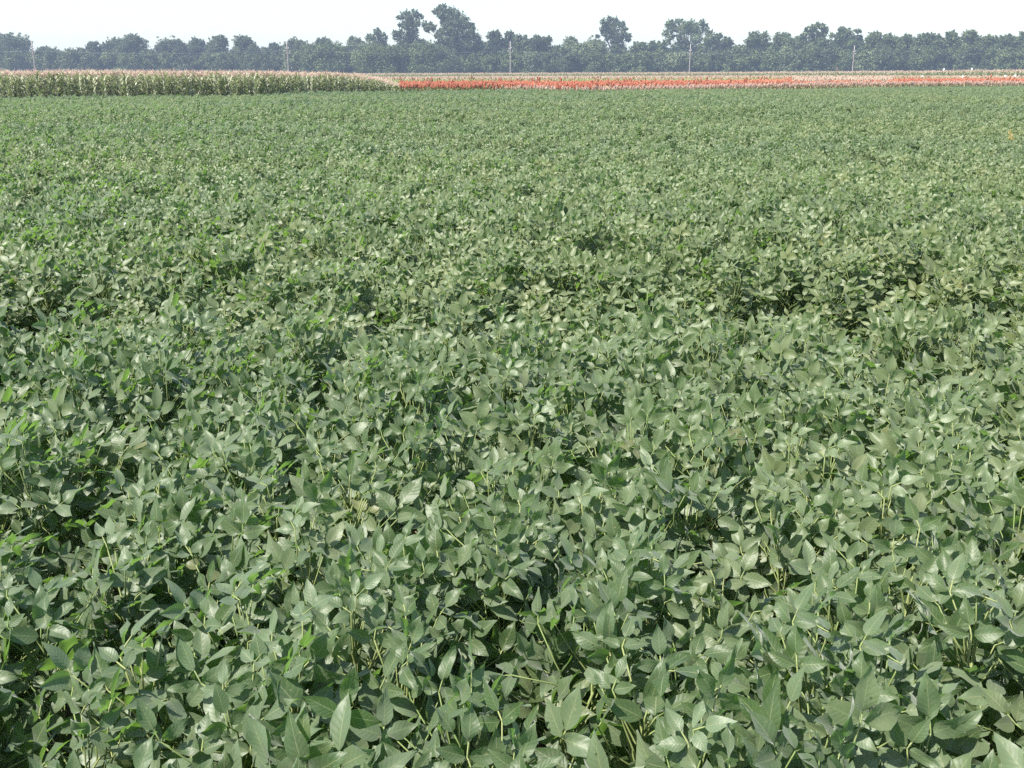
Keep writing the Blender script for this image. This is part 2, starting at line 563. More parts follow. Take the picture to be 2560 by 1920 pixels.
def scatter(name, P, rot, scl, idx, coll, label, cat, kind='stuff'):
    """one object: a sheet of points that carries one plant of the collection on each"""
    me = bpy.data.meshes.new(name)
    me.vertices.add(len(P)); me.vertices.foreach_set('co', np.asarray(P, np.float32).ravel())
    for nm, typ, key, data in (('rot', 'FLOAT_VECTOR', 'vector', rot), ('scl', 'FLOAT_VECTOR', 'vector', scl), ('idx', 'INT', 'value', idx)):
        a = me.attributes.new(nm, typ, 'POINT')
        a.data.foreach_set(key, np.asarray(data, np.int32 if typ == 'INT' else np.float32).ravel())
    o = bpy.data.objects.new(name, me)
    COL.objects.link(o)
    ng = bpy.data.node_groups.new(name + '_nodes', 'GeometryNodeTree')
    ng.interface.new_socket('Geometry', in_out='INPUT', socket_type='NodeSocketGeometry')
    ng.interface.new_socket('Geometry', in_out='OUTPUT', socket_type='NodeSocketGeometry')
    N, L = ng.nodes, ng.links
    gi = N.new('NodeGroupInput'); go = N.new('NodeGroupOutput')
    ci = N.new('GeometryNodeCollectionInfo')
    ci.inputs['Collection'].default_value = coll
    ci.inputs['Separate Children'].default_value = True
    ci.inputs['Reset Children'].default_value = True
    ip = N.new('GeometryNodeInstanceOnPoints')
    ip.inputs['Pick Instance'].default_value = True

    def named(nm, dt):
        q = N.new('GeometryNodeInputNamedAttribute'); q.data_type = dt
        q.inputs['Name'].default_value = nm
        return q.outputs['Attribute']
    L.new(gi.outputs[0], ip.inputs['Points'])
    L.new(ci.outputs[0], ip.inputs['Instance'])
    L.new(named('idx', 'INT'), ip.inputs['Instance Index'])
    er = N.new('FunctionNodeEulerToRotation')
    L.new(named('rot', 'FLOAT_VECTOR'), er.inputs[0])
    L.new(er.outputs[0], ip.inputs['Rotation'])
    L.new(named('scl', 'FLOAT_VECTOR'), ip.inputs['Scale'])
    L.new(ip.outputs[0], go.inputs[0])
    md = o.modifiers.new('plants', 'NODES')
    md.node_group = ng
    tag(o, label, cat, kind=kind)
    return o


k = ~is_ind
scatter('soybean_field', np.stack([X[k], Y[k], 0 * X[k]], 1), np.stack([tilt[k, 0], tilt[k, 1], rz[k]], 1),
        np.stack([wid[k] * np.where(Y[k] > 30, 1.15, 1.0), wid[k] * np.where(Y[k] > 30, 1.15, 1.0), h[k]], 1), var[k], soy_col,
        'unbroken sheet of green soybean canopy running away to the corn and red sorghum', 'soybean crop')


# two plants that stand out: one turned yellow far right, one at the left with sun glare painted white on a leaf
M_PALE = plain_material('sun_glare_leaf', (0.74, 0.74, 0.66), (0.84, 0.84, 0.78), 0.45, 40.0, 0.5)
p = at(2521, 352, 15.2)
fo, st = soy_plant(77, H=0.70, nleaf=22, yellow=1.6)
e = empty('soybean_plant', (p.x, p.y, 0))
tag(e, 'single soybean plant turned golden yellow near the right edge of the field', 'soybean plant')
gold = leaf_material('yellowed_soybean_leaf', (0.2, 0.19, 0.06), (0.34, 0.28, 0.1), (0.4, 0.27, 0.08), (0.3, 0.25, 0.05), rough=0.55, spec=0.3, tw=0.3)
fo.build('foliage', gold, e); st.build('stem', M_SOYSTEM, e)
e.scale = (.55, .55, 1.04)
p = at(294, 562, 6.6)
fo, st = soy_plant(78, H=0.64, nleaf=30)
e = empty('soybean_plant', (p.x, p.y + .05, 0))
tag(e, 'soybean plant holding up one leaf painted white with sun glare at the left of the field', 'soybean plant')
fo.build('foliage', M_SOY, e); st.build('stem', M_SOYSTEM, e)
wl = MB()  # overexposed sunlit leaf: the glare is put into its white base colour
nn = nrm(np.array([-.25, -.75, .6])); tt = np.array([.05, 0, 1.0]); tt = nrm(tt - nn * np.dot(tt, nn))
leaflet(wl, (0, -.05, p.z - .05), tt, nn, .09, .045, (.5, 0, .5, 1), np.random.RandomState(5))
wl.tube([(0, 0, .5), (0, -.03, p.z - .15), (0, -.05, p.z - .05)], [.003, .002, .002], 4)
wl.build('leaf', M_PALE, e)['label'] = 'leaf with sun glare painted white'

# ------------------------------------------------------------------ corn
def blade(mb, base, az, L, Wd, el0, curl, C, r, seg=6):
    """arching grass leaf: folded strip"""
    out = np.array([math.cos(az), math.sin(az), 0]); up = np.array([0, 0, 1.0])
    side = np.cross(out, up)
    P = [np.asarray(base, float)]
    e = el0
    for i in range(seg):
        P.append(P[-1] + (out * math.cos(e) + up * math.sin(e)) * L / seg)
        e -= curl / seg * (0.5 + i / seg)
    P = np.array(P)
    s = np.linspace(0, 1, seg + 1)
    w = Wd * 0.5 * np.clip(np.minimum(0.55 + s * 2.2, (1 - s) * 1.9), 0.03, 1)
    tw = np.cumsum(r.normal(0, 0.12, seg + 1))
    V = []
    for i in range(seg + 1):
        T = P[min(i + 1, seg)] - P[max(i - 1, 0)]; T = nrm(T)
        n = np.cross(side, T)
        sd = side * math.cos(tw[i]) + n * math.sin(tw[i])
        V += [P[i] - sd * w[i] + n * w[i] * .35, P[i], P[i] + sd * w[i] + n * w[i] * .35]
    F = [(i * 3 + j, i * 3 + j + 1, (i + 1) * 3 + j + 1, (i + 1) * 3 + j) for i in range(seg) for j in range(2)]
    mb.add(V, F, None, C)


def corn_plant(seed, dry=0.0):
    r = np.random.RandomState(seed)
    b, ta = MB(), MB()
    H = 1.72
    zz = np.linspace(0, H, 6)
    st = np.stack([r.normal(0, .01, 6), r.normal(0, .01, 6), zz], 1)
    b.tube(st, np.linspace(0.014, 0.007, 6), 5, (0.7, 0.15 + dry, .5, 1))
    az0 = r.uniform(0, 6.28)
    nl = 13
    for i in range(nl):
        f = (i + 1) / (nl + 1)
        z = H * (0.1 + 0.9 * f)
        yl = (0.35 * max(0, 0.25 - f) * 4 + 0.25 * max(0, f - 0.6) * 2.5) * r.uniform(0.3, 1.2) + dry * r.uniform(.5, 1)
        blade(b, (0, 0, z), az0 + (i % 2) * math.pi + r.normal(0, 0.4), r.uniform(0.55, 0.85) * (1 - 0.35 * abs(f - .45)), r.uniform(0.065, 0.09),
              R(r.uniform(52, 78)), R(r.uniform(70, 150)), (np.clip(r.normal(.5, .3), 0, 1), np.clip(yl, 0, 1), r.rand(), 1), r)
    # ear
    if r.rand() < .8:
        a = az0 + .3
        e0 = np.array([.02 * math.cos(a), .02 * math.sin(a), 0.85])
        ax = np.array([.35 * math.cos(a), .35 * math.sin(a), .9])
        b.tube([e0, e0 + ax * .08, e0 + ax * .16, e0 + ax * .22], [.014, .027, .024, .006], 6, (0.9, 0.35, .5, 1))
    top = st[-1]
    ta.tube([top, top + [0, 0, .17], top + [r.normal(0, .02), r.normal(0, .02), .33]], [.006, .007, .005], 4, (r.rand(), 0, 0, 1))
    for i in range(8):
        a = r.uniform(0, 6.28); z = r.uniform(.05, .17); L = r.uniform(.12, .22); e = R(r.uniform(30, 70))
        p0 = top + [0, 0, z]
        o = np.array([math.cos(a), math.sin(a), 0])
        p1 = p0 + L * .5 * (o * math.cos(e) + [0, 0, math.sin(e)])
        p2 = p1 + L * .5 * (o * math.cos(e - .6) + np.array([0, 0, math.sin(e - .6)]))
        ta.tube([p0, p1, p2], [.008, .009, .006], 3, (r.rand(), 0, 0, 1))
    return b, ta


corn_col = bpy.data.collections.new('corn_kinds')
corn_protos = []
for i in range(8):
    b, ta = corn_plant(500 + i, dry=0.55 if i == 7 else 0.0)
    corn_protos.append((b.mesh('corn_plant', M_CORN), ta.mesh('tassel', M_TASSEL)))
    corn_col.objects.link(bpy.data.objects.new('corn_kind_%02d' % i, joined(b, ta, 'corn_plant', [M_CORN, M_TASSEL])))


def grow(X, Y, hmean, hsd=0.05):
    n = len(X)
    return rng.uniform(0, 6.28, n), hmean * (1 + rng.normal(0, hsd, n))


# left block: from the soybean edge back; its right end is ragged and shorter
X, Y = jittered(-62, 2, 45, 98, 0.35, 0.42)
t_ = X / Y
end = (1008 - 1280) / FPX * math.cos(PITCH)
ed = soy_edge(X, Y)
k = (t_ > -0.72) & (t_ < end) & (Y > ed + 0.35) & (Y < ed + 11)
X, Y, ed, t_ = X[k], Y[k], ed[k], t_[k]
pxr = 1280 + FPX * t_ / math.cos(PITCH)
rot, hh = grow(X, Y, 1.0, 0.03)
hh *= np.interp(pxr, [0, 640, 820, 900, 960, 1010], [0.985, 0.955, 0.94, 0.87, 0.74, 0.55])
vi = rng.randint(0, 7, len(X)); vi[rng.rand(len(X)) < 0.03] = 7
ppx, ppy, _ = project(np.stack([X, Y, 0 * X + 1.6], 1))
infr = (ppx > -25) & (ppx < 2590)
rank = np.argsort(np.where(infr, (Y - ed) + 0.02 * Y, 1e9))
N_CORN = 260
isel = rank[:N_CORN]
ism = np.zeros(len(X), bool); ism[isel] = True
for i in isel:
    bm_, tm_ = corn_protos[vi[i]]
    o = bpy.data.objects.new('corn_plant', bm_)
    o.location = (X[i], Y[i], 0); o.rotation_euler = (0, 0, rot[i]); o.scale = (1, 1, hh[i])
    COL.objects.link(o)
    if vi[i] == 7:
        tag(o, 'corn plant with dried yellow-brown leaves in the front edge of the corn', 'corn plant', 'dried corn plants on the front edge')
    else:
        tag(o, 'green tasselled corn plant in the front edge of the corn behind the soybeans', 'corn plant', 'corn plants on the front edge')
    c = bpy.data.objects.new('tassel', tm_)
    c.parent = o
    COL.objects.link(c)
k = ~ism
cornP = [np.stack([X[k], Y[k], 0 * X[k]], 1)]; cornR = [rot[k]]; cornH = [hh[k]]; cornI = [vi[k]]
# far block of tasselled corn beyond the sorghum, and the nearer corn at the right-hand end
FAR_PX = [(-400, 170), (600, 185), (900, 200), (1300, 205), (1700, 190), (1950, 172), (2200, 150), (2330, 135), (2440, 122), (2560, 112), (2900, 104)]
ft = np.array([(p - 1280) / FPX * math.cos(PITCH) for p, _ in FAR_PX]); fd = np.array([d for _, d in FAR_PX], float)
X, Y = jittered(-110, 130, 95, 225, 0.42, 0.45)
t_ = X / Y
lo = np.interp(t_, ft, fd)
k = (t_ > -0.3) & (t_ < 0.68) & (Y > lo) & (Y < lo + 8)
X, Y = X[k], Y[k]
rot, hh = grow(X, Y, 1.02, 0.035)
cornP.append(np.stack([X, Y, 0 * X], 1)); cornR.append(rot); cornH.append(hh); cornI.append(rng.randint(0, 7, len(X)))
cP = np.vstack(cornP); cR = np.concatenate(cornR); cH = np.concatenate(cornH); cI = np.concatenate(cornI)
scatter('corn_crop', cP, np.stack([0 * cR, 0 * cR, cR], 1), np.stack([0 * cH + 1, 0 * cH + 1, cH], 1), cI, corn_col,
        'mass of tasselled corn behind the front rows and beyond the sorghum', 'corn crop')


# ------------------------------------------------------------------ sorghum
def sorghum_plant(seed, H, head_len, head_r, straw=0.0):
    r = np.random.RandomState(seed)
    b, hd = MB(), MB()
    zz = np.linspace(0, H, 4)
    b.tube(np.stack([0 * zz, 0 * zz, zz], 1), np.linspace(.011, .006, 4), 4, (.7, .3, .5, 1))
    az0 = r.uniform(0, 6.28)
    for i in range(8):
        f = (i + 1) / 9
        blade(b, (0, 0, H * (0.12 + .78 * f)), az0 + (i % 2) * math.pi + r.normal(0, .4), r.uniform(.4, .62), r.uniform(.05, .07),
              R(r.uniform(45, 72)), R(r.uniform(70, 140)), (r.rand(), np.clip(r.normal(.18, .15) + straw, 0, .9), r.rand(), 1), r, seg=5)
    # panicle: a spindle of seed branches
    n = 26
    for i in range(n):
        f = i / (n - 1)
        a = i * 2.4 + r.normal(0, .3)
        z = H - .02 + f * head_len * .8
        rad = head_r * (math.sin(math.pi * (0.12 + .8 * f)) ** .8)
        o = np.array([math.cos(a), math.sin(a), 0])
        p0 = np.array([0, 0, z]); p1 = p0 + o * rad * .75 + [0, 0, .03]; p2 = p1 + o * rad * .35 + np.array([0, 0, .045])
        hd.tube([p0, p1, p2], [.006, .017, .009], 4, (r.rand(), 0, 0, 1))
    hd.tube([[0, 0, H - .03], [0, 0, H + head_len * .5], [0, 0, H + head_len]], [.012, head_r * .62, .008], 5, (r.rand(), 0, 0, 1))
    return b, hd


sor_col = bpy.data.collections.new('sorghum_kinds')
sor_protos = []      # index: 0-2 pale, 3-5 red, 6-7 orange, 8-9 brown (taller)
SPEC = [('pale', .90, .22, .055)] * 3 + [('red', .97, .24, .06)] * 3 + [('orange', .96, .24, .055)] * 2 + [('tan', 1.16, .24, .05), ('brown', 1.22, .24, .035), ('green', 1.1, .16, .03)]
for i, (kd, H, hl, hr) in enumerate(SPEC):
    b, hd = sorghum_plant(800 + i, H, hl, hr, 0.55 if kd == 'pale' else 0.0)
    sor_protos.append((b.mesh('sorghum_plant', M_SORG), hd.mesh('seed_head', M_HEAD[kd])))
    sor_col.objects.link(bpy.data.objects.new('sorghum_kind_%02d' % i, joined(b, hd, 'sorghum_plant', [M_SORG, M_HEAD[kd]])))

# strips run across the view: pale in front, then red with orange patches, then green with brown heads
X, Y = jittered(-30, 95, 55, 205, 0.27, 0.45)
t_ = X / Y
pxr = 1280 + FPX * t_ / math.cos(PITCH)
ed = soy_edge(X, Y)
dy = Y - ed
pale_w = np.interp(pxr, [1150, 1250, 1400, 1800, 2560], [0.0, 0.6, 2.2, 2.3, 2.6])
red_w = np.interp(pxr, [980, 1300, 2000, 2560, 2800], [22, 26, 26, 17, 12])
far_lim = np.interp(t_, ft, fd) - 0.6
inside = (pxr > 1000) & (pxr < 2850) & (dy > 0.35)
is_pale = inside & (dy < pale_w)
is_red = inside & ~is_pale & (dy < pale_w + red_w) & (Y < far_lim - 4)
is_grn = inside & ~is_pale & ~is_red & (Y < far_lim)
is_grn |= (pxr > 860) & (pxr <= 1000) & (dy > 12) & (Y < far_lim)
is_red &= (rng.rand(len(X)) < 0.9)
is_grn &= (rng.rand(len(X)) < 0.42)
sel = is_pale | is_red | is_grn
X, Y, dy, pxr, is_pale, is_red, is_grn, pale_w, red_w, ed, far_lim = (q_[sel] for q_ in (X, Y, dy, pxr, is_pale, is_red, is_grn, pale_w, red_w, ed, far_lim))
rot, hh = grow(X, Y, 1.0, 0.05)
si = np.zeros(len(X), int)
si[is_pale] = rng.randint(0, 3, is_pale.sum())
orange_p = np.clip(0.12 + 0.75 * ((vnoise(X * 0.13 + 5, Y * 0.05 + 2) > 0.55) & (pxr > 1350) & (pxr < 2250)), 0, 1)
isor = is_red & (rng.rand(len(X)) < orange_p)
si[is_red] = rng.randint(3, 6, is_red.sum())
si[isor] = rng.randint(6, 8, isor.sum())
gfrac = (Y - ed - pale_w - red_w) / np.maximum(far_lim - ed - pale_w - red_w, 1)
rr_ = rng.rand(len(X))
si[is_grn] = np.where(rr_ < 0.05, 9, np.where(rng.rand(len(X)) < np.clip(gfrac * 2.2 - .15, .05, 1), 8, 10))[is_grn]
cream = is_red & (pxr > 1985) & (pxr < 2235) & (dy > pale_w + 2.5) & (rng.rand(len(X)) < 0.7)
si[cream] = 8
hh[cream] *= 0.97
tall = is_red & (rng.rand(len(X)) < 0.006)
hh[tall] *= 1.2
rank = np.argsort(np.where((pxr > 1000) & (pxr < 2575) & is_pale, dy, 1e9))[:150]
rank2 = np.argsort(np.where((pxr > 1000) & (pxr < 2575) & is_red, dy - pale_w, 1e9))[:150]
ism = np.zeros(len(X), bool)
for i in list(rank) + list(rank2):
    ism[i] = True
    bm_, hm_ = sor_protos[si[i]]
    o = bpy.data.objects.new('sorghum_plant', bm_)
    o.location = (X[i], Y[i], 0); o.rotation_euler = (0, 0, rot[i]); o.scale = (1, 1, hh[i])
    COL.objects.link(o)
    if si[i] < 3: tag(o, 'short sorghum plant with a pale pink head at the edge of the soybeans', 'sorghum plant', 'pale sorghum along the soybean edge')
    elif si[i] == 8: tag(o, 'sorghum plant with a cream head in the pale patch of the red strip', 'sorghum plant', 'cream sorghum in the red strip')
    elif si[i] < 6: tag(o, 'sorghum plant with a deep red head in the front of the red strip', 'sorghum plant', 'red sorghum in the front of the red strip')
    else: tag(o, 'sorghum plant with an orange head among the red ones', 'sorghum plant', 'orange sorghum in the red strip')
    c = bpy.data.objects.new('seed_head', hm_)
    c.parent = o
    COL.objects.link(c)
k = ~ism
scatter('sorghum_crop', np.stack([X[k], Y[k], 0 * X[k]], 1), np.stack([0 * rot[k], 0 * rot[k], rot[k]], 1),
        np.stack([0 * hh[k] + 1, 0 * hh[k] + 1, hh[k]], 1), si[k], sor_col,
        'strips of red and brown headed sorghum between the soybeans and the far corn', 'sorghum crop')


# ------------------------------------------------------------------ trees
def tree_leaf_mat(name, dark, light):
    return leaf_material(name, dark, light, (0.15, 0.16, 0.05), (0.09, 0.14, 0.03), rough=0.55, spec=0.35, tw=0.22, veins=False, under=(0.08, 0.1, 0.06))


M_TREE = {
    'dark': tree_leaf_mat('dark_tree_leaf', (0.03, 0.045, 0.018), (0.095, 0.125, 0.045)),
    'mid': tree_leaf_mat('green_tree_leaf', (0.045, 0.07, 0.022), (0.14, 0.18, 0.055)),
    'pale': tree_leaf_mat('pale_tree_leaf', (0.09, 0.115, 0.05), (0.2, 0.235, 0.1)),
}


def leaf_cloud(mb, c, rad, n, size, r, squash=1.0):
    """n leaf sprays scattered through the outer part of one bough's foliage"""
    d = r.normal(0, 1, (n, 3)); d /= np.linalg.norm(d, axis=1)[:, None]
    rr = rad * (0.4 + 0.5 * r.rand(n) ** 0.6 + np.minimum(r.exponential(.13, n), .5))
    P = c + d * rr[:, None] * np.array([1, 1, squash])
    N = d * 0.7 + r.normal(0, .55, (n, 3)) + np.array([0, 0, .35]); N /= np.linalg.norm(N, axis=1)[:, None]
    A = np.cross(N, r.normal(0, 1, (n, 3))); A /= np.linalg.norm(A, axis=1)[:, None]
    B = np.cross(N, A)
    s = size * r.uniform(.55, 1.25, n)[:, None]
    w = r.uniform(.4, .8, n)[:, None]
    V = np.stack([P - A * s, P - B * s * w + N * s * .15, P + A * s, P + B * s * w + N * s * .15], 1).reshape(-1, 3)
    F = np.arange(n * 4).reshape(n, 4)
    tone = np.clip(r.normal(.5, .25) + r.normal(0, .15, n), 0, 1)
    C = np.zeros((n * 4, 4)); C[:, 0] = np.repeat(tone, 4); C[:, 1] = np.repeat(np.clip(r.normal(-.05, .12, n), 0, .6), 4); C[:, 3] = 1
    mb.add(V, F, None, C)


def tree(label, px, top, wpx, D, tone='mid', bare=0.12, boughs=None, dense=1.0, seed=0, group=None, name='tree', bvar=28):
    """px, top: where the crown's centre and top stand in the photograph; wpx: crown width there; boughs: (dx, y, r) in photo pixels"""
    r = np.random.RandomState(1000 + seed)
    base = at(px, 187, D); base.z = 0
    mpp = (at(px + 100, 187, D).x - at(px, 187, D).x) / 100
    Hh = at(px, top, D).z
    Wd = wpx * mpp
    e = empty(name, base)
    tag(e, label, 'tree', group)
    cr, tk = MB(), MB()
    BL = []
    if boughs:
        for dx, y, rp in boughs:
            p = at(px + dx, y, D)
            BL.append((np.array([p.x - base.x, r.normal(0, .2) * Wd, p.z]), rp * mpp))
    else:
        Wd *= 1.25
        rmax = Wd * 0.23
        z0 = Hh * bare
        for i in range(bvar):
            f = (i + r.rand()) / bvar
            z = z0 + (Hh - z0) * f
            env = 1.0 if f < .55 else 1.0 - .5 * ((f - .55) / .45) ** 1.6
            if bare > .2 and f < .2: env *= .6
            rad = rmax * r.uniform(.45, 1.05) * (1 if f < .75 else .8)
            a = r.uniform(0, 6.28); q = math.sqrt(r.uniform(.15, 1)) * max(0, Wd * .5 * env - rad * .75)
            BL.append((np.array([q * math.cos(a), q * math.sin(a), min(z, Hh - rad * .9)]), rad))
        BL.append((np.array([r.normal(0, Wd * .1), 0, Hh - rmax * .7]), rmax * .7))
    th = Hh * .5
    r0 = 0.018 * Hh + .06
    tz = np.linspace(0, th, 5)
    tp = np.stack([np.cumsum(r.normal(0, .12, 5)) - 0, np.cumsum(r.normal(0, .12, 5)), tz], 1); tp[0, :2] = 0
    tk.tube(tp, np.linspace(r0, r0 * .55, 5), 7)
    for c, rad in BL:
        n = int(dense * 170 * max(0.6, (rad / 1.4)) ** 2) + 30
        leaf_cloud(cr, c, rad, n, 0.34, r, r.uniform(.7, .95))
        # twigs that break the outline
        for _ in range(7):
            d = nrm(r.normal(0, 1, 3) + [0, 0, .35])
            for q_ in range(3):
                leaf_cloud(cr, c + d * rad * (.75 + .24 * q_) + r.normal(0, .12, 3) * rad, rad * (.26 - .06 * q_), int(9 + 5 * rad) - 2 * q_, 0.27, r)
        z0 = np.clip(c[2] * .55, Hh * .1, th)
        s = np.array([np.interp(z0, tz, tp[:, 0]), np.interp(z0, tz, tp[:, 1]), z0])
        m = s * .5 + c * .5 + np.array([0, 0, -.1 * rad])
        tk.tube([s, m, c], [r0 * .45, r0 * .28, r0 * .1], 5)
    cr.build('crown', M_TREE[tone], e, smooth=False)
    tk.build('trunk', M_BARK, e)
    return e


